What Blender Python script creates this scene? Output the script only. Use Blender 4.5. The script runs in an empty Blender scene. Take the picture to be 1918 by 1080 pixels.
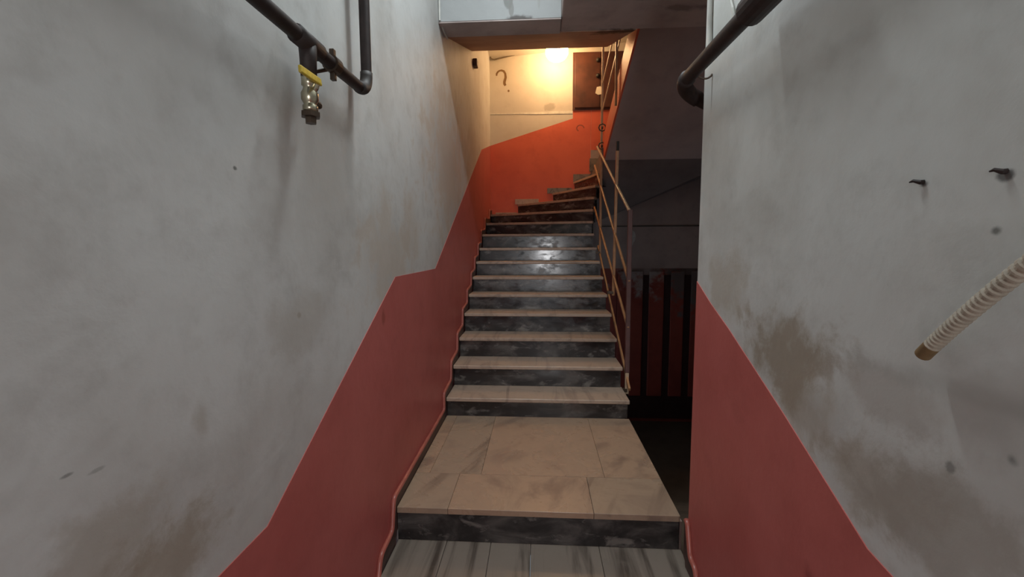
import bpy, bmesh, math, random
from mathutils import Vector, Matrix
random.seed(7)
sc = bpy.context.scene
COL = sc.collection

# ------------------------------------------------------------------ camera
YAW, PITCH, ROLL, FPX = 0.0610726, -0.0927548, -0.00428049, 816.54
def cam_axes():
    cy, sy = math.cos(YAW), math.sin(YAW)
    fwd = Vector((-sy, cy, 0)); right = Vector((cy, sy, 0)); up = Vector((0, 0, 1))
    f2 = fwd*math.cos(PITCH) + up*math.sin(PITCH); u2 = up*math.cos(PITCH) - fwd*math.sin(PITCH)
    return right*math.cos(ROLL) + u2*math.sin(ROLL), f2, u2*math.cos(ROLL) - right*math.sin(ROLL)
r_, f_, u_ = cam_axes()
cd = bpy.data.cameras.new('camera'); cam = bpy.data.objects.new('camera', cd); COL.objects.link(cam)
cam.matrix_world = Matrix(((r_.x, u_.x, -f_.x, 0), (r_.y, u_.y, -f_.y, 0), (r_.z, u_.z, -f_.z, 0), (0, 0, 0, 1)))
cd.sensor_fit = 'HORIZONTAL'; cd.sensor_width = 36; cd.lens = FPX/1918*36; cd.clip_start = .02
sc.camera = cam
# ------------------------------------------------------------------ world, lights, exposure
w = bpy.data.worlds.new('world'); sc.world = w; w.use_nodes = True
w.node_tree.nodes['Background'].inputs[0].default_value = (.55, .66, .75, 1)
w.node_tree.nodes['Background'].inputs[1].default_value = .6
def area(name, loc, aim, sx, sy, power, col):
    l = bpy.data.lights.new(name, 'AREA'); l.shape = 'RECTANGLE'; l.size = sx; l.size_y = sy
    l.energy = power; l.color = col
    o = bpy.data.objects.new(name, l); COL.objects.link(o); o.location = loc
    o.rotation_euler = (Vector(aim) - Vector(loc)).to_track_quat('-Z', 'Y').to_euler(); return o
area('ceiling_tube_light', (0, 1.95, 2.70), (0, 1.75, 0), .9, .16, 48, (.90, .98, 1.0))
area('entrance_daylight', (.28, -3.4, -.22), (0, 3, -.35), .55, 1.2, 50, (.99, .985, 1.0))
LAMP_STRENGTH = 46
vs = sc.view_settings
vs.view_transform = 'Standard'; vs.look = 'None'; vs.exposure = 0; vs.gamma = 1; vs.use_curve_mapping = False

# ------------------------------------------------------------------ helpers
def tag(o, label=None, cat=None, group=None, kind=None):
    if label: o['label'] = label
    if cat: o['category'] = cat
    if group: o['group'] = group
    if kind: o['kind'] = kind
    return o
def empty(name, loc, label, cat, group=None):
    o = bpy.data.objects.new(name, None); COL.objects.link(o); o.location = loc
    o.empty_display_size = .1
    return tag(o, label, cat, group)
def wpos(o):
    v = Vector(o.location)
    while o.parent:
        o = o.parent; v += Vector(o.location)
    return v
def obj(name, bm, mat, parent=None, smooth=False, loc=None):
    """mesh given in world coordinates; origin moved to parent / loc"""
    org = Vector(loc) if loc is not None else (wpos(parent) if parent else Vector((0, 0, 0)))
    bmesh.ops.recalc_face_normals(bm, faces=bm.faces)
    me = bpy.data.meshes.new(name)
    for v in bm.verts: v.co -= org
    bm.to_mesh(me); bm.free()
    if smooth:
        for p in me.polygons: p.use_smooth = True
    me.materials.append(mat)
    o = bpy.data.objects.new(name, me); COL.objects.link(o)
    o.location = org - (wpos(parent) if parent else Vector((0, 0, 0)))
    if parent: o.parent = parent
    return o
def struct(name, bm, mat, **k):
    return tag(obj(name, bm, mat, **k), kind='structure')
def box(bm, x0, x1, y0, y1, z0, z1):
    vs_ = [bm.verts.new((x, y, z)) for x in (x0, x1) for y in (y0, y1) for z in (z0, z1)]
    for f in ((0, 1, 3, 2), (4, 6, 7, 5), (0, 4, 5, 1), (2, 3, 7, 6), (0, 2, 6, 4), (1, 5, 7, 3)):
        bm.faces.new([vs_[i] for i in f])
    return bm
def prism(bm, pts, axis, a, b):
    """extrude a 2D outline. axis 'x': pts are (y,z); axis 'y': pts are (x,z); axis 'z': pts are (x,y)"""
    def P(p, t):
        return (t, p[0], p[1]) if axis == 'x' else ((p[0], t, p[1]) if axis == 'y' else (p[0], p[1], t))
    A = [bm.verts.new(P(p, a)) for p in pts]; B = [bm.verts.new(P(p, b)) for p in pts]
    bm.faces.new(A); bm.faces.new(B[::-1])
    n = len(pts)
    for i in range(n): bm.faces.new((A[i], B[i], B[(i+1) % n], A[(i+1) % n]))
    return bm
def hexa(bm, low, high):
    """solid between two quads (lists of four points)"""
    A = [bm.verts.new(p) for p in low]; B = [bm.verts.new(p) for p in high]
    bm.faces.new(A[::-1]); bm.faces.new(B)
    for i in range(4): bm.faces.new((A[i], A[(i+1) % 4], B[(i+1) % 4], B[i]))
    return bm
def bev(bm, w_, seg=2, angle=.6):
    bmesh.ops.recalc_face_normals(bm, faces=bm.faces)
    es = [e for e in bm.edges if len(e.link_faces) == 2 and e.calc_face_angle(0) > angle]
    bmesh.ops.bevel(bm, geom=es, offset=w_, segments=seg, profile=.5, affect='EDGES'); return bm
def tube(bm, pts, rad, n=14, cap=True):
    pts = [Vector(p) for p in pts]; rads = rad if isinstance(rad, (list, tuple)) else [rad]*len(pts)
    rings = []; ref = None
    for i, p in enumerate(pts):
        t = (pts[min(i+1, len(pts)-1)] - pts[max(i-1, 0)]).normalized()
        if ref is None: ref = t.orthogonal().normalized()
        ref = (ref - t*ref.dot(t)).normalized(); b = t.cross(ref)
        rings.append([bm.verts.new(p + (ref*math.cos(k*2*math.pi/n) + b*math.sin(k*2*math.pi/n))*rads[i]) for k in range(n)])
    for i in range(len(rings)-1):
        for k in range(n): bm.faces.new((rings[i][k], rings[i][(k+1) % n], rings[i+1][(k+1) % n], rings[i+1][k]))
    if cap: bm.faces.new(rings[0][::-1]); bm.faces.new(rings[-1])
    return bm
def arc(p0, c, p1, n=7):
    p0, c, p1 = Vector(p0), Vector(c), Vector(p1)
    return [p0*(1-t)**2 + c*2*t*(1-t) + p1*t*t for t in [i/n for i in range(n+1)]]
def bar(bm, a, b, w1, w2, side=(1, 0, 0)):
    a, b = Vector(a), Vector(b); t = (b-a).normalized(); s = Vector(side); s = (s - t*s.dot(t)).normalized(); u = t.cross(s)
    q = [(s*sx*w1/2 + u*sy*w2/2) for sx, sy in ((-1, -1), (1, -1), (1, 1), (-1, 1))]
    return hexa(bm, [a+k for k in q], [b+k for k in q])

# ------------------------------------------------------------------ materials
def srgb(*c):
    return tuple(((v/255)/12.92 if v/255 <= .04045 else ((v/255+.055)/1.055)**2.4) for v in c)
class NT:
    def __init__(s, name):
        s.m = bpy.data.materials.new(name); s.m.use_nodes = True; s.t = s.m.node_tree
        s.b = s.t.nodes['Principled BSDF']; s.g = s.n('ShaderNodeNewGeometry')
    def n(s, t, **k):
        x = s.t.nodes.new(t)
        for a, v in k.items(): setattr(x, a, v)
        return x
    def l(s, a, b): s.t.links.new(a, b)
    def pos(s, scale=(1, 1, 1), off=(0, 0, 0), obj_random=False, rot=0):
        mp = s.n('ShaderNodeMapping'); mp.inputs['Scale'].default_value = scale; mp.inputs['Location'].default_value = off
        src = s.g.outputs['Position']
        if obj_random:
            oi = s.n('ShaderNodeObjectInfo'); m = s.n('ShaderNodeVectorMath', operation='SCALE'); m.inputs[0].default_value = (13, 7, 5)
            s.l(oi.outputs['Random'], m.inputs['Scale']); a = s.n('ShaderNodeVectorMath', operation='ADD')
            s.l(src, a.inputs[0]); s.l(m.outputs[0], a.inputs[1]); src = a.outputs[0]
        if rot:
            vr = s.n('ShaderNodeVectorRotate', rotation_type='Z_AXIS'); vr.inputs['Angle'].default_value = rot
            s.l(src, vr.inputs['Vector']); src = vr.outputs[0]
        s.l(src, mp.inputs['Vector']); return mp.outputs[0]
    def noise(s, vec, scale, detail=4, rough=.55, dist=0):
        x = s.n('ShaderNodeTexNoise'); x.inputs['Scale'].default_value = scale; x.inputs['Detail'].default_value = detail
        x.inputs['Roughness'].default_value = rough; x.inputs['Distortion'].default_value = dist
        s.l(vec, x.inputs['Vector']); return x.outputs['Fac']
    def ramp(s, fac, a, b, lo=0., hi=1.):
        x = s.n('ShaderNodeMapRange'); x.interpolation_type = 'SMOOTHSTEP'
        x.inputs['From Min'].default_value = a; x.inputs['From Max'].default_value = b
        x.inputs['To Min'].default_value = lo; x.inputs['To Max'].default_value = hi
        s.l(fac, x.inputs['Value']); return x.outputs[0]
    def mul(s, a, b, op='MULTIPLY'):
        x = s.n('ShaderNodeMath', operation=op)
        for i, v in enumerate((a, b)):
            if isinstance(v, (int, float)): x.inputs[i].default_value = v
            else: s.l(v, x.inputs[i])
        return x.outputs[0]
    def mix(s, fac, a, b):
        x = s.n('ShaderNodeMix', data_type='RGBA')
        if isinstance(fac, (int, float)): x.inputs[0].default_value = fac
        else: s.l(fac, x.inputs[0])
        for i, v in ((6, a), (7, b)):
            if isinstance(v, tuple): x.inputs[i].default_value = (*v[:3], 1)
            else: s.l(v, x.inputs[i])
        return x.outputs[2]
    def blob(s, c, rad, noise=None, amt=.6):
        sharp = len(rad) > 3; rad = rad[:3]; amt = .2 if sharp else amt
        """soft-edged spot at a place in the room, its edge broken up by noise"""
        a = s.n('ShaderNodeVectorMath', operation='SUBTRACT'); s.l(s.g.outputs['Position'], a.inputs[0]); a.inputs[1].default_value = c
        b = s.n('ShaderNodeVectorMath', operation='MULTIPLY'); s.l(a.outputs[0], b.inputs[0]); b.inputs[1].default_value = tuple(1/r for r in rad)
        d = s.n('ShaderNodeVectorMath', operation='LENGTH'); s.l(b.outputs[0], d.inputs[0]); v = d.outputs['Value']
        if noise is not None:
            v = s.mul(v, s.mul(s.mul(noise, .5, 'SUBTRACT'), amt*4), 'ADD')
        return s.ramp(v, 1.0, .75) if sharp else s.ramp(v, 1.05, .3)
    def bump(s, h, strength, dist=.01, prev=None):
        x = s.n('ShaderNodeBump'); x.inputs['Strength'].default_value = strength; x.inputs['Distance'].default_value = dist
        s.l(h, x.inputs['Height'])
        if prev is not None: s.l(prev, x.inputs['Normal'])
        return x.outputs[0]
    def done(s, col=None, rough=.6, metal=0, normal=None, spec=None):
        if col is not None:
            if isinstance(col, tuple): s.b.inputs['Base Color'].default_value = (*col[:3], 1)
            else: s.l(col, s.b.inputs['Base Color'])
        if isinstance(rough, (int, float)): s.b.inputs['Roughness'].default_value = rough
        else: s.l(rough, s.b.inputs['Roughness'])
        s.b.inputs['Metallic'].default_value = metal
        if spec is not None: s.b.inputs['Specular IOR Level'].default_value = spec
        if normal is not None: s.l(normal, s.b.inputs['Normal'])
        return s.m

def plaster(name, base, stain, blobs=(), amount=.5, rough=.6, dirt=None, off=(0, 0, 0)):
    t = NT(name); p = t.pos(off=off)
    n1 = t.noise(p, 1.7, 5, .55, .15); n2 = t.noise(p, 5.5, 6, .66, .15); n3 = t.noise(p, 90, 3, .6)
    col = t.mix(t.ramp(n1, .38, .72, 0, amount), base, stain)
    col = t.mix(t.ramp(n2, .45, .75, 0, amount*.55), col, tuple(c*.78 for c in stain))
    for c, rad, colr, am in blobs:
        col = t.mix(t.mul(t.blob(c, rad, n2, .8), am), col, colr)
    nb = t.bump(n1, .22, .05); nb = t.bump(n2, .14, .015, nb); nb = t.bump(n3, .15, .001, nb)
    return t.done(col, rough, normal=nb, spec=.3)

def plain(name, col, rough=.5, metal=0, var=.25, scale=12, spec=None, bump=.2):
    t = NT(name); p = t.pos(); n1 = t.noise(p, scale, 5)
    c = t.mix(t.ramp(n1, .3, .75), col, tuple(v*(1-var) for v in col))
    return t.done(c, rough, metal, t.bump(n1, bump, .002), spec)

GREY = (.56, .575, .555); GREYST = (.44, .425, .39)
BRN = (.33, .28, .22); DK = (.10, .105, .095)
M_wall_l = plaster('left_wall_paint', (.63, .64, .63), (.47, .455, .43), [
    ((-.735, .80, -.62), (.2, .16, .13), BRN, .8), ((-.735, .70, -.50), (.2, .16, .10), BRN, .5),
    ((-.735, 2.15, -.05), (.2, .5, .32), (.50, .42, .34), .5), ((-.735, 1.30, -.22), (.2, .22, .12), BRN, .25),
    ((-.735, 3.6, .7), (.2, .9, .7), (.50, .40, .31), .6), ((-.735, 2.5, .10), (.2, .25, .30), (.48, .41, .34), .4), ((-.735, 1.5, .25), (.2, .25, .16), (.50, .48, .45), .6), ((-.735, .88, -.37), (.2, .03, .06), BRN, .4),
    ((-.735, .607, -.351), (.2, .011, .0035), DK, .55), ((-.735, .651, -.366), (.2, .016, .004), DK, .35),
    ((-.735, 1.036, .195), (.2, .008, .006), DK, .8), ((-.735, 1.285, -.203), (.2, .012, .01), BRN, .5),
    ((-.735, 1.70, .33), (.2, .05, .28), (.42, .43, .42), .35)], .75)
M_wall_r = plaster('right_wall_paint', (.61, .625, .61), (.45, .44, .41), [
    ((.70, 1.30, -.30), (.2, .24, .17), (.30, .25, .19), .85), ((.70, 1.14, -.42), (.2, .20, .13), (.36, .31, .25), .6),
    ((.70, .95, -.50), (.2, .20, .13), (.33, .28, .22), .6), ((.70, .78, -.50), (.2, .22, .14), (.34, .31, .27), .7),
    ((.70, 1.68, -.13), (.2, .20, .16), (.40, .35, .28), .55), ((.70, .9, -.30), (.2, .16, .07), (.40, .37, .34), .6),
    ((.70, .663, -.315), (.2, .014, .016), DK, .6), ((.70, .755, -.375), (.2, .010, .010), DK, .55),
    ((.70, .718, .023), (.2, .012, .009), DK, .8), ((.70, .853, .112), (.2, .014, .008), (.05, .05, .05), .8),  # near-black spots at the two nails paint their shadow into the wall
    ((.70, .711, .106), (.2, .014, .009), (.05, .05, .05), .8), ((.70, .70, -.24), (.2, .30, .03), (.36, .36, .34), .4)], .75, off=(3, 0, 0))
M_back = plaster('stairwell_wall_paint', (.66, .61, .52), (.56, .50, .40), [((.16, 6.76, 2.09), (.09, .2, .08), (.3, .26, .2), .5)], .4)
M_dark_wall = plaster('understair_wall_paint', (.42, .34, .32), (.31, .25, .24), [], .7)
def red(name, blobs=(), base=(.54, .15, .135), st=(.43, .10, .088)):
    return plaster(name, base, st, blobs, .55, .45)
M_red = red('red_dado_paint', [((-.735, 2.0, -.32), (.2, .03, .05), (.30, .07, .05), .7), ((.70, 1.1, -.85), (.2, .05, .05), (.2, .035, .03), .6),
    ((.70, 1.22, -1.25), (.2, .12, .12), (.16, .03, .028), .6)])
M_red_up = red('stairwell_red_paint', base=(.72, .155, .085), st=(.62, .12, .07))
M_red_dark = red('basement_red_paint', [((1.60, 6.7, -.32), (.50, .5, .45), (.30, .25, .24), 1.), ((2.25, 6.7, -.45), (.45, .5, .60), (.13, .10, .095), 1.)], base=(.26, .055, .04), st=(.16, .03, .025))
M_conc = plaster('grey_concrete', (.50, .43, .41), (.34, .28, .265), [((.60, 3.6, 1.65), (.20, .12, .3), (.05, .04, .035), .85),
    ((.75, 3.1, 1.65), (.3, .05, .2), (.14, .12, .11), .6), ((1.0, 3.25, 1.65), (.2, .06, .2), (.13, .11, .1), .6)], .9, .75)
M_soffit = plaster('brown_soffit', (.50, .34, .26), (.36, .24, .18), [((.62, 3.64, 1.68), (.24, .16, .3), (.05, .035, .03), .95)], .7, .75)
M_windsoff = plaster('dark_soffit_paint', (.20, .16, .155), (.15, .115, .11), [], .7, .8)  # darker tone for the soffit below the winders
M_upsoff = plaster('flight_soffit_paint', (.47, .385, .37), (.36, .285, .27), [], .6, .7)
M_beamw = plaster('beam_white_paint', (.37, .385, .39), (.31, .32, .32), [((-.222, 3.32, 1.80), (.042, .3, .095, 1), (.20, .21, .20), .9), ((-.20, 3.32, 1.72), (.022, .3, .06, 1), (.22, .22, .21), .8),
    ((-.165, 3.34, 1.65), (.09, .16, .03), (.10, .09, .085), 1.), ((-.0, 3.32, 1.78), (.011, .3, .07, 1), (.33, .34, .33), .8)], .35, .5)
M_base_floor = plaster('basement_concrete', (.10, .075, .055), (.06, .045, .035), [], .7, .8)

def marble(name, base, vein, streak, dirs=(9, 1.2, 9), rough=.32, fac=.8, dist=1.2, rot=0):
    t = NT(name); p = t.pos(dirs, obj_random=True, rot=rot); q = t.pos(obj_random=True)
    n1 = t.noise(p, .9, 5, .6, dist); n2 = t.noise(q, 3.2, 6, .65, 1.0); n3 = t.noise(q, 26, 4)
    c = t.mix(t.ramp(n1, .50, .68, 0, fac), base, vein)
    c = t.mix(t.ramp(n2, .52, .72, 0, fac*.7), c, streak)
    c = t.mix(t.ramp(n3, .5, .8, 0, .25), c, streak)
    return t.done(c, t.ramp(n2, .3, .7, rough, rough+.18), normal=t.bump(n3, .06, .001), spec=.45)
M_tread = marble('veined_pink_marble', (.46, .345, .265), (.29, .21, .165), (.22, .165, .13))
M_land = marble('beige_marble_tile', (.42, .285, .195), (.26, .175, .13), (.24, .155, .115), dirs=(2.6, 1.8, 3), fac=1., rot=.4, rough=.22)
M_landv = marble('veined_marble_tile', (.38, .275, .195), (.17, .115, .085), (.26, .185, .14), dirs=(6, .8, 6), fac=1., dist=.4, rot=.4, rough=.22)
M_grey_tile = marble('grey_veined_marble', (.24, .20, .165), (.07, .053, .042), (.19, .16, .13), dirs=(11, .7, 8), fac=.95, dist=.5)
def riser_mat():
    t = NT('dark_grey_marble'); q = t.pos((1, 1, 2.0), obj_random=True)
    n1 = t.noise(q, 4.0, 6, .6, .5); n2 = t.noise(q, 7, 6, .65, .5)
    c = t.mix(t.ramp(n1, .42, .72), (.026, .023, .023), (.125, .115, .108))
    c = t.mix(t.ramp(n2, .56, .70, 0, .6), c, (.27, .25, .225))
    return t.done(c, t.ramp(n2, .35, .65, .11, .30), normal=t.bump(n2, .08, .002), spec=.5)
M_riser = riser_mat()
M_skirt = plain('dark_skirting_stone', (.10, .055, .045), .5)
M_bead = plain('red_skirting_edge', (.44, .13, .10), .35, spec=.6)
M_pipe = plain('rusty_dark_pipe_paint', (.030, .017, .015), .6, var=.5, scale=30, spec=.5)
M_pipe2 = plain('dark_grey_pipe_paint', (.045, .036, .032), .6, var=.4, scale=30)
M_brass = plain('nickel_plated_brass', (.62, .57, .42), .25, .9, scale=40)
M_dkmetal = plain('tarnished_metal', (.10, .07, .05), .4, .6, scale=40)
M_yellow = plain('yellow_handle_coat', (.72, .52, .06), .45, var=.35, scale=60)
M_hose = plain('beige_conduit', (.40, .34, .27), .6, scale=60)
M_hoseend = plain('brown_conduit_end', (.20, .125, .055), .7, scale=60)
M_rail = plain('ochre_rail_paint', (.52, .27, .13), .38, var=.3, scale=14, spec=.5)
M_rail_l = plain('cream_rail_paint', (.62, .45, .30), .35, var=.25, scale=14, spec=.5)
M_newel = plain('mauve_newel_paint', (.13, .06, .055), .5)
M_wood = plain('dark_brown_wood', (.10, .030, .016), .55, var=.45, scale=6)
M_paper = plain('white_paper', (.75, .68, .55), .7, var=.05)
M_gap = plain('dark_red_gap', (.035, .010, .009), .8)
M_black = plain('black_plastic', (.02, .015, .012), .5)
M_mark = plain('brown_marker_paint', (.24, .14, .055), .6, var=.2)
M_cable = plain('cable_sheath', (.20, .15, .09), .6)
M_white = plain('white_cable_and_lit_edge', (.62, .62, .58), .5)
M_patch = plain('pale_patch', (.62, .60, .58), .9, scale=50)  # lighter tone for the small patch on the understair wall
g = NT('lamp_glass'); g.b.inputs['Emission Color'].default_value = (1.0, .60, .28, 1); g.b.inputs['Emission Strength'].default_value = LAMP_STRENGTH
M_globe = g.done((.9, .85, .75), .3)

# ------------------------------------------------------------------ walls and ceilings
XL, XR = -.735, .70
BY = 6.76
wl = struct('wall_left', box(bmesh.new(), XL-.15, XL, -3.5, BY+.15, -2.9, 3.5), M_wall_l)
wr = struct('wall_right', box(bmesh.new(), XR, XR+.15, -3.5, 1.965, -2.0, 2.95), M_wall_r)
wb = struct('wall_back', box(bmesh.new(), XL, .78, BY, BY+.15, -2.9, 3.5), M_back)
wbl = struct('wall_back_upper', box(bmesh.new(), .78, 2.6, BY, BY+.15, 1.45, 3.5), M_back)
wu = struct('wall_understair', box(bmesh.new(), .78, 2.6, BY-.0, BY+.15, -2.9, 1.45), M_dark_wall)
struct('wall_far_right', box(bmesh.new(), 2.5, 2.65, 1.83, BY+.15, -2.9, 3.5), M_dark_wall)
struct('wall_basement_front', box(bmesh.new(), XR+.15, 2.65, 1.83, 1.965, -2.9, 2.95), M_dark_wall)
struct('wall_entrance', prism(bmesh.new(), [(XL, -2.0), (-.55, -2.0), (-.55, .25), (.51, .25), (.51, -2.0), (XR, -2.0), (XR, 2.95), (XL, 2.95)], 'y', -3.5, -3.35), M_wall_l)
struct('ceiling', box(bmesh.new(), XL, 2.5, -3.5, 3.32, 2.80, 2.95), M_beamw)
struct('ceiling_stairwell', hexa(bmesh.new(), [(XL, 3.4, 3.5), (2.6, 3.4, 3.7), (2.6, BY, 3.10), (XL, BY, 2.80)],
       [(XL, 3.4, 3.8), (2.6, 3.4, 3.8), (2.6, BY, 3.8), (XL, BY, 3.8)]), M_back)

# red dado paint: thin coat with its own edge, on the two walls
bm = prism(bmesh.new(), [(-3.3, -.75), (1.076, -.749), (2.193, -.145), (3.064, -.145), (4.201, .456), (5.723, 1.262), (BY, 1.545),
                         (BY, .2), (5.6, -.1), (3.2, -1.5), (1.9, -1.7), (1.0, -2.0), (-3.3, -2.0)], 'x', XL-.01, XL+.0025)
d = obj('painted_dado', bm, M_red, wl)
bm = prism(bmesh.new(), [(-3.3, -.65), (.84, -.65), (.915, -.640), (1.25, -.475), (1.632, -.299), (1.80, -.230), (1.9668, -.150),
                         (1.9668, -1.6), (1.9, -1.7), (1.0, -1.98), (-3.3, -1.98)], 'x', XR+.01, XR-.0025)
obj('painted_dado', bm, M_red, wr)
bm = prism(bmesh.new(), [(XL, 1.543), (.508, 1.918), (.508, 2.033), (.777, 2.033), (.777, .2), (XL, .2)], 'y', BY-.0025, BY+.01)
obj('painted_dado', bm, M_red_up, wb)
bm = prism(bmesh.new(), [(.779, 2.033), (1.9, 2.033), (1.9, 1.455), (.779, 1.455)], 'y', BY-.0025, BY+.01)
obj('painted_dado', bm, M_red_up, wbl)
# pale strip that paints in the lit face of the back wall's ledge
bm = bmesh.new()
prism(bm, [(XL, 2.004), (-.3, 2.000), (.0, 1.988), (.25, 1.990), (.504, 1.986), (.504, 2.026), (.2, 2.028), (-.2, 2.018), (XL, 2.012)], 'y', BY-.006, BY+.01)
tag(obj('lit_ledge_strip', bm, plain('lit_ledge_tone', (.85, .82, .72), .6), wb), 'thin pale strip painted as a lit ledge')
# question mark drawn on the wall
q = [(-.631, 2.562), (-.629, 2.59), (-.612, 2.616), (-.588, 2.632), (-.557, 2.637), (-.522, 2.625), (-.501, 2.588), (-.495, 2.535), (-.505, 2.50), (-.514, 2.47), (-.513, 2.444), (-.499, 2.418)]
def ribbon(bm, pts, wd, y0, y1):
    n = len(pts); L = []; Rr = []
    for i, p in enumerate(pts):
        a = Vector(pts[max(i-1, 0)]); b = Vector(pts[min(i+1, n-1)]); t = (b-a).normalized(); nn = Vector((-t.y, t.x))
        ww = wd[i] if isinstance(wd, list) else wd
        L.append(Vector(p)+nn*ww); Rr.append(Vector(p)-nn*ww)
    poly = L + Rr[::-1]
    for i in range(n-1):
        prism(bm, [tuple(L[i]), tuple(L[i+1]), tuple(Rr[i+1]), tuple(Rr[i])], 'y', y0, y1)
    return bm
bm = ribbon(bmesh.new(), q, [.010, .013, .013, .012, .014, .015, .016, .018, .019, .020, .020, .017], BY-.002, BY+.005)
prism(bm, [(-.452+.016*math.cos(a*.7854), 2.34+.017*math.sin(a*.7854)) for a in range(8)], 'y', BY-.002, BY+.005)
obj('question_mark', bm, M_mark, wb)
# faint ring drawn on the red
bm = ribbon(bmesh.new(), [(.62+.055*math.cos(a*.6), 1.775+.045*math.sin(a*.6)) for a in range(8)], .008, BY-.004, BY+.005)
obj('scuff_mark', bm, plain('faint_red_scuff', (.36, .085, .05), .6), wb)

# understair back wall features
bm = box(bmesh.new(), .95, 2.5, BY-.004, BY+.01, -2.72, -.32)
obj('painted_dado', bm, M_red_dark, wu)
bm = box(bmesh.new(), .95, 2.5, BY-.012, BY+.01, .312, .328)
obj('plaster_joint', bm, plain('dark_joint', (.09, .075, .065), .8), wu)
pts = [(1.40, .31), (1.425, .25), (1.455, .23), (1.47, .17), (1.46, .10), (1.44, .08), (1.425, .02), (1.40, .05), (1.395, .17), (1.405, .24)]
obj('pale_wall_patch', prism(bmesh.new(), pts, 'y', BY-.008, BY+.01), M_patch, wu)

# panelled boards on the lower part of that wall
pb = empty('board_panelling', (1.8, BY-.02, -2.60), 'dark red vertical boards low on the shadowy wall under the upper flight', 'panelling')
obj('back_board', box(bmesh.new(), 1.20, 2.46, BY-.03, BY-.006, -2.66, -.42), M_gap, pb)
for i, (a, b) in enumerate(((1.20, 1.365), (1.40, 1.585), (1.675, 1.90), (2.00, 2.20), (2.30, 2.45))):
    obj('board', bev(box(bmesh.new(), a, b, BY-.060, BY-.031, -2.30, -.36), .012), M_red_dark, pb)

# dropped slab and sloping soffits
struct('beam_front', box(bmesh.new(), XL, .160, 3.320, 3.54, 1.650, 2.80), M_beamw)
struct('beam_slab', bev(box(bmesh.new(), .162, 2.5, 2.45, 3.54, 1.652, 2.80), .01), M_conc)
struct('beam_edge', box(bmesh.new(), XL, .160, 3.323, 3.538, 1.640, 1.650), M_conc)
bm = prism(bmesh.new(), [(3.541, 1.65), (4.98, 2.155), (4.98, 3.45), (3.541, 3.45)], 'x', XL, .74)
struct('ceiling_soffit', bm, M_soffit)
# metal edge bead down the left end of the beam
struct('trim_1', tube(bmesh.new(), [(XL+.012, 3.312, 2.2), (XL+.012, 3.312, 1.655), (XL+.015, 3.42, 1.636), (XL+.02, 3.545, 1.632)], .007, 8), M_white)

# upper flight returning above (solid with steps, soffit, red side)
up = empty('upper_staircase', (1.6, 5.7, 1.10), 'upper stair flight climbing back over the dark recess, grey underside seen', 'staircase')
def upx(y): return .815 + (5.7-y)*.052
N = 9
lo, hi = (5.7, 1.10), (3.56, 1.10+.58*2.14)
for k in range(7):
    ya, yb = 5.7-.28*k, 5.7-.28*(k+1); zt = 1.294+.164*(k+1)
    xa, xb = upx(ya), upx(yb)
    bm = hexa(bmesh.new(), [(xa+.023, ya+.02, zt-.035), (2.49, ya+.02, zt-.035), (2.49, yb, zt-.035), (xb+.023, yb, zt-.035)],
              [(xa+.023, ya+.02, zt), (2.49, ya+.02, zt), (2.49, yb, zt), (xb+.023, yb, zt)])
    obj('tread', bm, M_tread, up)
    bm = hexa(bmesh.new(), [(xa+.022, ya, 1.10+.58*(5.7-ya)+.1), (2.49, ya, 1.10+.58*(5.7-ya)+.1), (2.49, yb, 1.10+.58*(5.7-yb)+.02), (xb+.022, yb, 1.10+.58*(5.7-yb)+.02)],
              [(xa+.022, ya, zt-.036), (2.49, ya, zt-.036), (2.49, yb, zt-.036), (xb+.022, yb, zt-.036)])
    obj('riser', bm, M_riser, up)
def soff(y): return 1.10+.58*(5.7-y)
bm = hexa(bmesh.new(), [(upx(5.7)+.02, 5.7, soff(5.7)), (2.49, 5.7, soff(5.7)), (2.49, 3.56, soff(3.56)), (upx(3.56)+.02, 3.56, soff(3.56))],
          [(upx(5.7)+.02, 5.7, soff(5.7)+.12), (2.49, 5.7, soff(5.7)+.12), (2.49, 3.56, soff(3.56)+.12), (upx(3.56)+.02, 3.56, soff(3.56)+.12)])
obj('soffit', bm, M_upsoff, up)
def sf(y, dz): return (upx(y), y, soff(y)+dz)
bm = bmesh.new()
hexa(bm, [sf(5.7, 0), (upx(5.7)+.02, 5.7, soff(5.7)), (upx(3.56)+.02, 3.56, soff(3.56)), sf(3.56, 0)],
     [sf(5.7, .30), (upx(5.7)+.02, 5.7, soff(5.7)+.30), (upx(3.56)+.02, 3.56, soff(3.56)+.34), sf(3.56, .34)])
tag(obj('stringer', bm, M_red_up, up), 'orange-red painted side face')
# winder soffit falling towards the back wall
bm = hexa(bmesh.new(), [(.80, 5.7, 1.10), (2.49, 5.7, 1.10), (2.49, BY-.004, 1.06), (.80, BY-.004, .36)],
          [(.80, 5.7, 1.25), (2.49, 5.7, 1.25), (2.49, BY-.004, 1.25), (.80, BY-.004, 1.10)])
obj('winder_soffit', bm, M_windsoff, up)

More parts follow.
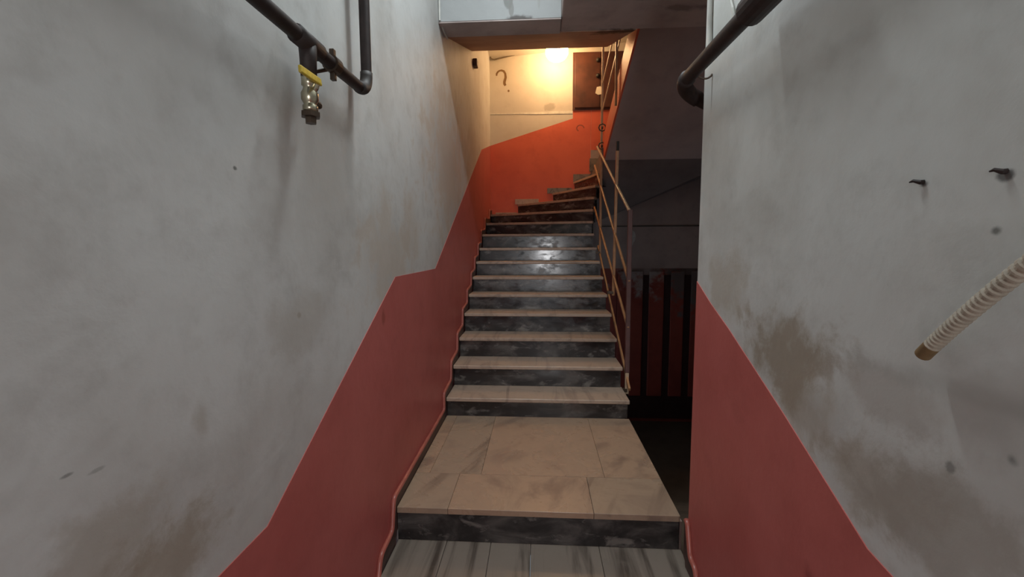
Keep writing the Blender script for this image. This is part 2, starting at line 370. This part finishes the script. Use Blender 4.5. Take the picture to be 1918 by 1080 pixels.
# ------------------------------------------------------------------ main staircase
st = empty('staircase', (0, 3.25, -1.30), 'marble stairs with pale treads and dark grey risers curving right at the top', 'staircase')
Ys = [3.242, 3.535, 3.825, 4.111, 4.387, 4.666, 4.944, 5.228, 5.515]
Zs = [-1.181, -1.006, -.830, -.652, -.498, -.339, -.182, -.029, .144]
SL, SR = -.712, .689
TH = .030
def tread(y0, y1, z, x0=SL, x1=SR, mat=M_tread):
    return tag(obj('tread', bev(box(bmesh.new(), x0, x1, y0, y1, z, z+TH), .006, 3), mat, st))
for i in range(9):
    nxt = Ys[i+1]+.045 if i < 8 else Ys[i]+.32
    tread(Ys[i], nxt, Zs[i])
    zb = -1.299 if i == 0 else Zs[i-1]+TH+.001
    obj('riser', box(bmesh.new(), SL+.004, SR-.012, Ys[i]+.025, Ys[i]+.044, zb, Zs[i]-.001), M_riser, st)
# winders: nosing line left point -> right point ; then far boundary
W = [(Zs[8]+.164, (SL, 5.96), (.689, 5.68)), (Zs[8]+.322, (SL, 6.52), (.70, 5.76)), (Zs[8]+.488, (-.33, BY-.004), (.72, 5.84)),
     (Zs[8]+.650, (.20, BY-.004), (.745, 5.93)), (Zs[8]+.815, (.52, BY-.004), (.775, 5.97)), (Zs[8]+.975, (.83, BY-.004), (.815, 5.97)), (Zs[8]+1.14, (1.25, BY-.004), (.835, 5.93))]
def slabpoly(pts, z0, z1, name, mat, bv=.005):
    bm = prism(bmesh.new(), pts, 'z', z0, z1)
    if bv: bev(bm, bv, 2)
    return obj(name, bm, mat, st)
for k, (z, a, b) in enumerate(W):
    a = Vector(a); b = Vector(b)
    if k+1 < len(W): na, nb = Vector(W[k+1][1]), Vector(W[k+1][2])
    else: na, nb = Vector((2.2, 6.7)), Vector((2.2, 5.72))
    t = (a-b).normalized(); nrm = Vector((-t.y, t.x)); 
    if nrm.y < 0: nrm = -nrm
    if k >= 4: nrm = Vector((abs(nrm.x), nrm.y))
    ext = .05*1.0
    na2 = Vector(na); nb2 = Vector(nb)
    d = (na-nb).normalized(); n2 = Vector((-d.y, d.x)); n2 = n2 if n2.dot(na-a + nb-b) > 0 else -n2
    na2 = na + n2*.045; nb2 = nb + n2*.045
    na2.y = min(na2.y, BY-.003)
    poly = [tuple(a)]
    if abs(a.x-SL) < .01 and na.x > SL+.02: poly += [(SL, BY-.004)]
    poly += [tuple(na2), tuple(nb2), tuple(b)]
    slabpoly(poly, z, z+TH, 'tread', M_tread, .004)
    # riser under the nosing, set back
    dd = .024
    n1 = nrm if nrm.dot(na-a + nb-b) > 0 else -nrm
    ra, rb = a + n1*dd, b + n1*dd; rc, rd = b + n1*(dd+.018), a + n1*(dd+.018)
    for v_ in (ra, rd): v_.y = min(v_.y, BY-.004)
    rb -= (rb-ra).normalized()*.012; rc -= (rc-rd).normalized()*.012
    zprev = (Zs[8] if k == 0 else W[k-1][0])+TH
    slabpoly([tuple(ra), tuple(rd), tuple(rc), tuple(rb)], zprev+.001, z-.001, 'riser', M_riser, 0)
# sloping concrete body below the straight flight
body = [(3.27, -1.30)]
for i in range(9):
    y = Ys[i]+.046; zt = Zs[i]-.002
    body += [(y, zt)]
    y2 = (Ys[i+1]+.045 if i < 8 else 5.85); body += [(y2, zt)]
body += [(5.86, Zs[8]-.25), (3.6, -1.42), (3.27, -1.50)]
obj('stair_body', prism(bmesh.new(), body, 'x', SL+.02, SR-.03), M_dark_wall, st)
# body below winders
for k, (z, a, b) in enumerate(W[:6]):
    na, nb = W[k+1][1], W[k+1][2]
    A_, B_ = Vector(a), Vector(b); tt = (A_-B_).normalized(); nn_ = Vector((-tt.y, tt.x))
    if nn_.dot(Vector(na)-A_ + Vector(nb)-B_) < 0: nn_ = -nn_
    A_ = A_ + nn_*.05; B_ = B_ + nn_*.05; b = (B_.x, B_.y-.05)
    poly = [(A_.x, min(A_.y, BY-.005))]
    if abs(a[0]-SL) < .01 and na[0] > SL+.02: poly += [(SL, BY-.006)]
    poly += [(na[0], min(na[1]+.02, BY-.005)), (nb[0]-.012, nb[1]+.05), (b[0]-.012, b[1]+.05)]
    slabpoly(poly, z-.30, z-.002, 'winder_body', M_riser, 0)

# tiles at the edge of winders (upright skirting tiles against the back wall)
for (x0, x1, z0, z1) in ((-.66, -.335, .498, .54), (-.36, .0, .662, .74), (.13, .50, .82, .90), (.52, .79, .99, 1.10), (.76, 1.0, 1.14, 1.33)):
    obj('skirting_tile', bev(box(bmesh.new(), x0, x1, BY-.022, BY-.004, z0, z1), .003), M_tread if z0 < .7 else M_grey_tile, st)

# ------------------------------------------------------------------ landing of marble tiles and the steps below it
land = empty('floor_landing', (0, 2.65, -1.33), None, None); land['kind'] = 'structure'
obj('screed', box(bmesh.new(), XL, .685, 2.078, 3.30, -1.55, -1.3315), M_conc, land)
back_edges = [(SL, -.631, M_land), (-.6295, -.331, M_landv), (-.3295, .376, M_land), (.3775, .689, M_land)]
for a, b, m in back_edges:
    obj('tile', bev(box(bmesh.new(), a, b, 2.3945, 3.262, -1.33, -1.30), .0007, 1), m, land)
for a, b, m in ((SL, -.454, M_landv), (-.4525, .273, M_land), (.2745, .689, M_landv)):
    obj('tile', bev(box(bmesh.new(), a, b, 2.051, 2.393, -1.33, -1.30), .0015, 2), m, land)
low = empty('lower_steps', (0, 1.9, -1.93), 'lower marble steps with streaky grey tread nearest the camera', 'steps')
zt = -1.475
obj('riser', box(bmesh.new(), SL, SR-.005, 2.056, 2.077, zt+.001, -1.331), M_riser, low)
for k in range(3):
    y1 = 2.10-.28*k; y0 = y1-.30; z = zt-.152*k
    xs = [SL, -.461, -.237, -.037, .30, .697] if k == 0 else [SL, -.1, .697]
    if k == 0: xs[-1] = .699
    for a, b in zip(xs, xs[1:]):
        obj('tread_slab', bev(box(bmesh.new(), a+.0008, b-.0008, y0, y1, z-TH, z), .003, 2), M_grey_tile, low)
    obj('riser', box(bmesh.new(), SL, .699, y0+.025, y0+.045, z-.152, z-TH-.001), M_riser, low)
struct('floor', box(bmesh.new(), XL, XR, -3.5, 1.30, -2.03, -1.931), M_grey_tile)
struct('floor_basement', box(bmesh.new(), .70, 2.5, 1.965, BY, -2.85, -2.72), M_base_floor)
bs = empty('basement_steps', (1.6, 2.2, -2.72), 'dark concrete steps dropping into the shadows right of the tiled landing', 'steps')
for k in range(8):
    y0 = 1.97+.28*k+(.16 if k else 0); z = -1.56-.150*k
    obj('step', bev(box(bmesh.new(), .701, 2.49, y0, 2.41+.28*k, -2.719, z), .006, 1), M_base_floor, bs)
obj('cheek_wall', box(bmesh.new(), .690, .7005, 2.06, 3.3, -2.719, -1.332), M_dark_wall, bs)

# ------------------------------------------------------------------ skirting that follows the steps
def skirt(name_parent, prof, x_wall, s, mat=M_skirt):
    """prof: list of (y,z) of the upper outline; strip goes .14 below it"""
    low_ = [(y, z-.16) for y, z in prof]
    for i in range(len(prof)-1):
        pass
    bm = bmesh.new(); th = .020
    for i in range(len(prof)-1):
        (ya, za), (yb, zb) = prof[i], prof[i+1]
        prism(bm, [(ya, za), (yb, zb), (yb, zb-.18), (ya, za-.18)], 'x', x_wall, x_wall + s*th)
    obj('skirting_board', bm, mat, name_parent)
    bm = bmesh.new()
    P = [(x_wall + s*.013, y, z) for y, z in prof]
    path = [Vector(P[0])]
    for i in range(1, len(P)-1):
        a, b, c = Vector(P[i-1]), Vector(P[i]), Vector(P[i+1])
        l = min(.03, (a-b).length*.4, (c-b).length*.4)
        path += arc(b+(a-b).normalized()*l, b, b+(c-b).normalized()*l, 4)
    path.append(Vector(P[-1]))
    tube(bm, path, .012, 10); obj('skirting_bead', bm, M_bead, name_parent, smooth=True)
prof = [(1.20, -1.72), (1.50, -1.70), (1.56, -1.56), (1.78, -1.545), (1.84, -1.405), (2.00, -1.395), (2.035, -1.245), (3.205, -1.235)]
for i in range(9):
    y = Ys[i]; z = Zs[i]+TH
    prof += [(y-.035+.0, z+.045), ((Ys[i+1] if i < 8 else 5.9)-.055, z+.07)]
prof += [(5.90, .40), (6.40, .42), (6.46, .56), (6.75, .57)]
sk = empty('baseboard_left', (XL, 3.25, -1.30), None, None); sk['kind'] = 'structure'
skirt(sk, prof, XL, 1)
sk2 = empty('baseboard_right', (XR, 1.7, -1.60), None, None); sk2['kind'] = 'structure'
skirt(sk2, [(1.20, -1.72), (1.50, -1.70), (1.56, -1.56), (1.78, -1.545), (1.83, -1.405), (1.90, -1.40), (1.945, -1.27), (1.966, -1.262)], XR, -1)

# ------------------------------------------------------------------ railing of the lower flight
rl = empty('stair_railing', (.73, 3.6, -1.2), 'ochre metal railing with slanted bars along the right side of the stairs', 'railing')
RX = .732
def rbar(a, b, w1=.018, w2=.030, m=M_rail, name='rail', x=RX):
    o = obj(name, bev(bar(bmesh.new(), (x, *a), (x, *b), w1, w2), .004, 2), m, rl); return o
tag(rbar((3.61, .29), (5.68, 1.262), .020, .022, M_rail_l, 'handrail'), 'slim pale handrail')
rbar((3.57, -.28), (5.90, 1.07)); rbar((3.57, -.66), (5.87, .53)); rbar((3.47, -1.14), (5.45, .015))
tag(rbar((3.585, -1.03), (3.585, .30), .035, .035, M_newel, 'newel_post'), 'dark mauve end post')
tag(rbar((3.585, -1.21), (3.585, -1.03), .03, .03, M_rail_l, 'newel_foot'), 'cream foot of the post')
rbar((4.33, -.47), (4.23, .90), .026, .034, M_rail, 'post', .735)
rbar((5.30, -.10), (5.30, 1.07), .026, .034, M_rail, 'post', .735)
for y, z, zz in ((4.33, -.44, 0), (5.30, -.06, 0), (3.585, -1.18, 0)):
    obj('bracket', bev(box(bmesh.new(), .677, .735, y-.02, y+.02, z-.015, z+.015), .003), M_dkmetal, rl)
obj('post_cap', bev(box(bmesh.new(), .722, .748, 4.215, 4.245, .90, .985), .004), M_black, rl)

# railing of the upper flight
ru = empty('upper_railing', (.83, 5.75, 1.2), 'thin pale vertical and slanted bars high beside the brown cupboard', 'railing')
def ubar(a, b, w1=.018, w2=.022, m=M_rail_l, name='rail'):
    return obj(name, bev(bar(bmesh.new(), a, b, w1, w2), .004, 2), m, ru)
ubar((.80, 5.78, 1.20), (.80, 5.74, 2.60), .026, .026, M_rail_l, 'post')
def ux(y): return upx(y)-.028
ubar((ux(4.9), 4.92, 1.52), (ux(4.9), 4.92, 2.60), .026, .026, M_rail, 'post')
ubar((.80, 5.72, 1.72), (ux(4.0), 4.00, 2.52), .014, .022)
ubar((.80, 5.72, 2.05), (ux(4.0), 4.00, 2.85), .014, .022)
for z in (1.505, 1.279):
    bm = bmesh.new(); c = Vector((.80, 5.74, z)); 
    ring = [c + Vector((.045*math.cos(a*math.pi/4), -.022, .045*math.sin(a*math.pi/4))) for a in range(9)]
    tube(bm, ring, .008, 6, False); box(bm, .79, .81, 5.715, 5.78, z-.012, z+.012)
    obj('fixing_ring', bm, M_dkmetal, ru)

# ------------------------------------------------------------------ meter cupboard, lamp, cable
cb = empty('wall_cupboard', (.88, BY-.02, 2.44), 'dark brown wooden cupboard door with black knobs beside the glowing lamp', 'cupboard')
obj('frame', box(bmesh.new(), .502, 1.32, BY-.022, BY-.003, 2.036, 2.852), M_wood, cb)
dr = obj('door', bev(box(bmesh.new(), .53, .90, BY-.042, BY-.0225, 2.06, 2.83), .006), M_wood, cb)
obj('door', bev(box(bmesh.new(), .905, 1.29, BY-.042, BY-.0225, 2.06, 2.83), .006), M_wood, cb)
for x, z in ((.862, 2.72), (.862, 2.50)):
    bm = bmesh.new(); bmesh.ops.create_uvsphere(bm, u_segments=12, v_segments=8, radius=.032, matrix=Matrix.Translation((x, BY-.065, z)))
    obj('knob', bm, M_black, dr, smooth=True)
obj('paper_tag', prism(bmesh.new(), [(.83, 2.26), (.85, 2.345), (.90, 2.355), (.945, 2.33), (.945, 2.25), (.87, 2.235)], 'y', BY-.049, BY-.043), M_paper, cb)

lp = empty('globe_lamp', (.275, BY-.02, 2.84), 'glowing round wall lamp under the sloping soffit', 'lamp')
bm = bmesh.new(); bmesh.ops.create_uvsphere(bm, u_segments=32, v_segments=20, radius=.140, matrix=Matrix.Translation((.249, 6.33, 2.695)) @ Matrix.Diagonal((1.12, 1, .95, 1)))
obj('glass_globe', bm, M_globe, lp, smooth=True)
bm = tube(bmesh.new(), [(.30, BY-.002, 2.84), (.30, BY-.03, 2.84), (.30, BY-.032, 2.84), (.295, 6.60, 2.84), (.26, 6.43, 2.78)], [.06, .06, .022, .022, .03], 20)
obj('lamp_base', bm, M_rail_l, lp)
cbl = bmesh.new()
tube(cbl, [(-.72, 6.60, 2.90), (-.712, BY-.03, 2.80), (-.66, BY-.02, 2.785), (-.40, BY-.018, 2.838), (-.23, BY-.016, 2.868), (-.02, BY-.016, 2.905), (.20, BY-.03, 2.89)], .009, 8)
tag(obj('lamp_cable', cbl, M_cable, loc=(-.7, 6.7, 2.8)), 'brown cable running under the stairwell ceiling to the lamp', 'cable')
bm = bev(box(bmesh.new(), XL, XL+.05, 5.02, 5.12, 2.02, 2.10), .01)
tag(obj('junction_box', bm, M_wood, loc=(XL, 5.07, 2.06)), 'small dark box on left wall just under the brown soffit', 'box')

# ------------------------------------------------------------------ left gas pipe with valve
PX = XL+.06
gp = empty('gas_pipe', (PX, 1.45, .60), 'dark steel pipe with an elbow running along the left wall', 'pipe')
path = [Vector((PX, .35, .597)), Vector((PX, 1.10, .597)), Vector((PX, 1.45, .60))] + arc((PX, 1.675, .606), (PX, 1.742, .608), (PX, 1.742, .675), 8) + [Vector((PX, 1.742, 1.2)), Vector((PX, 1.742, 2.5))]
obj('pipe_run', tube(bmesh.new(), path, .0205, 20), M_pipe, gp, smooth=True)
obj('elbow', tube(bmesh.new(), arc((PX, 1.665, .606), (PX, 1.742, .608), (PX, 1.742, .685), 8), .0235, 20), M_pipe2, gp, smooth=True)
obj('tee', tube(bmesh.new(), [(PX, 1.235, .598), (PX, 1.36, .599)], .0265, 20), M_pipe, gp, smooth=True)
obj('drop_pipe', tube(bmesh.new(), [(PX, 1.296, .598), (PX, 1.296, .555), (PX, 1.296, .50)], [.0255, .0235, .022], 20), M_pipe, gp, smooth=True)
# clamp
bm = tube(bmesh.new(), [(PX, 1.435, .600), (PX, 1.475, .601)], .0275, 18); obj('clamp_band', bm, M_dkmetal, gp)
for dz in (.045, -.045):
    bm = box(bmesh.new(), PX-.008, PX+.008, 1.446, 1.464, .60+min(dz, 0)-.004, .60+max(dz, 0)+.004)
    obj('clamp_bolt', bev(bm, .002), M_dkmetal, gp)
obj('clamp_stem', tube(bmesh.new(), [(XL, 1.40, .555), (PX-.01, 1.45, .585)], .006, 8), M_dkmetal, gp)
vv = empty('gas_valve', (PX, 1.296, .45), 'nickel ball valve with yellow lever hanging from the left pipe', 'valve')
def lathe(bm, c, prof_, n=20):
    rings = [[bm.verts.new((c[0]+r*math.cos(k*2*math.pi/n), c[1]+r*math.sin(k*2*math.pi/n), z)) for k in range(n)] for r, z in prof_]
    for i in range(len(rings)-1):
        for k in range(n): bm.faces.new((rings[i][k], rings[i][(k+1) % n], rings[i+1][(k+1) % n], rings[i+1][k]))
    bm.faces.new(rings[0]); bm.faces.new(rings[-1][::-1]); return bm
c = (PX, 1.296)
obj('valve_body', lathe(bmesh.new(), c, [(.022, .502), (.022, .478), (.017, .474), (.019, .466), (.0245, .455), (.0245, .438), (.019, .428), (.017, .424), (.0215, .420), (.0215, .402)]), M_brass, vv, smooth=True)
obj('end_cap', lathe(bmesh.new(), c, [(.0285, .4015), (.0285, .388), (.017, .3865), (.0165, .370)], 6), M_dkmetal, vv)
obj('valve_stem', tube(bmesh.new(), [(PX+.010, 1.296, .455), (PX+.022, 1.294, .470), (PX+.029, 1.292, .486)], .007, 10), M_brass, vv)
obj('side_nipple', tube(bmesh.new(), [(PX, 1.31, .437), (PX+.0, 1.345, .437), (PX, 1.355, .437)], [.012, .012, .008], 10), M_dkmetal, vv)
bm = hexa(bmesh.new(), [(PX+.026, 1.188, .474), (PX+.036, 1.188, .474), (PX+.036, 1.306, .478), (PX+.026, 1.306, .478)],
          [(PX+.024, 1.190, .496), (PX+.034, 1.190, .496), (PX+.034, 1.304, .500), (PX+.024, 1.304, .500)])
tag(obj('lever', bev(bm, .004), M_yellow, vv), 'yellow lever')
# ------------------------------------------------------------------ right pipe
RPX = .625
rp = empty('heating_pipe', (RPX, 1.7, .70), 'thick dark pipe along the top of the right wall turning at its corner', 'pipe')
path = [Vector((RPX, .40, .675)), Vector((RPX, 1.30, .692)), Vector((RPX, 1.60, .700))] + arc((RPX, 1.98, .709), (RPX+.002, 2.075, .709), (RPX+.085, 2.09, .670), 8) + [Vector((RPX+.27, 2.115, .585))]
obj('pipe_run', tube(bmesh.new(), path, .0275, 20), M_pipe, rp, smooth=True)
obj('elbow', tube(bmesh.new(), arc((RPX, 1.95, .7085), (RPX+.002, 2.075, .709), (RPX+.095, 2.092, .665), 8), .0335, 20), M_pipe, rp, smooth=True)
obj('coupling', tube(bmesh.new(), [(RPX, 1.10, .688), (RPX, 1.40, .694)], .043, 20), M_pipe, rp, smooth=False)
bm = tube(bmesh.new(), arc((XR, 1.88, .695), (XR-.02, 1.88, .665), (RPX+.02, 1.885, .69), 6), .004, 8)
obj('pipe_hook', bm, M_dkmetal, rp)
wc = tube(bmesh.new(), [(.690, 1.91, 1.9), (.688, 1.905, 1.1), (.689, 1.90, .93), (.692, 1.895, .80)], .009, 10)  # added white tube stands in for the lit plaster edge at the corner
tag(obj('white_cable_and_lit_edge', wc, M_white, loc=(.69, 1.91, .9)), 'pale strip painted as the lit corner edge of the right wall above the pipe', 'cable')
wc = tube(bmesh.new(), [(.692, 1.74, 1.9), (.692, 1.735, 1.1), (.69, 1.725, .92), (.692, 1.69, .85), (.695, 1.67, .78)], .005, 10)
tag(obj('white_cable_and_lit_edge', wc, M_white, loc=(.69, 1.73, .9)), 'thinner white cable on the right wall, nearer the camera than the corner strip', 'cable')

# ------------------------------------------------------------------ corrugated conduit on right wall
cs = empty('corrugated_conduit', (.675, .79, -.19), 'beige ribbed flexible conduit poking out of the right wall', 'conduit')
a = Vector((.672, .793, -.191)); b = Vector((.664, .727, -.118)); c_ = Vector((.655, .62, -.01)); e_ = Vector((.64, .46, .11))
def bez(t): return a*(1-t)**3 + b*3*t*(1-t)**2 + c_*3*t*t*(1-t) + e_*t**3
n = 260; pts = [bez(i/n) for i in range(n+1)]
rd = [.0098 + .0028*(1 if math.sin(i*2*math.pi/6.2) > 0 else 0) for i in range(n+1)]
pts2 = pts[26:]; rd2 = rd[26:]
obj('ribbed_sleeve', tube(bmesh.new(), pts2, rd2, 16), M_hose, cs, smooth=False)
tag(obj('conduit_tip', tube(bmesh.new(), pts[:28], [.008, .0112, .0120] + [.0122]*25, 16), M_hoseend, cs, smooth=True), 'brown conduit end')
# nails
def nail(y, z, dy, label):
    bm = bmesh.new(); tube(bm, [(XR+.01, y, z), (XR-.006, y, z-.001), (XR-.010, y+dy, z+.003), (XR-.012, y+dy*1.6, z+.001)], [.0045, .0042, .003, .0012], 7)
    tag(obj('nail', bm, M_pipe, loc=(XR, y, z)), label, 'nail', 'nails in the right wall')
nail(.853, .117, .010, 'rusty bent nail in right wall, the one nearer the stairs')
nail(.711, .112, .008, 'rusty bent nail in right wall near the picture edge, above the conduit')
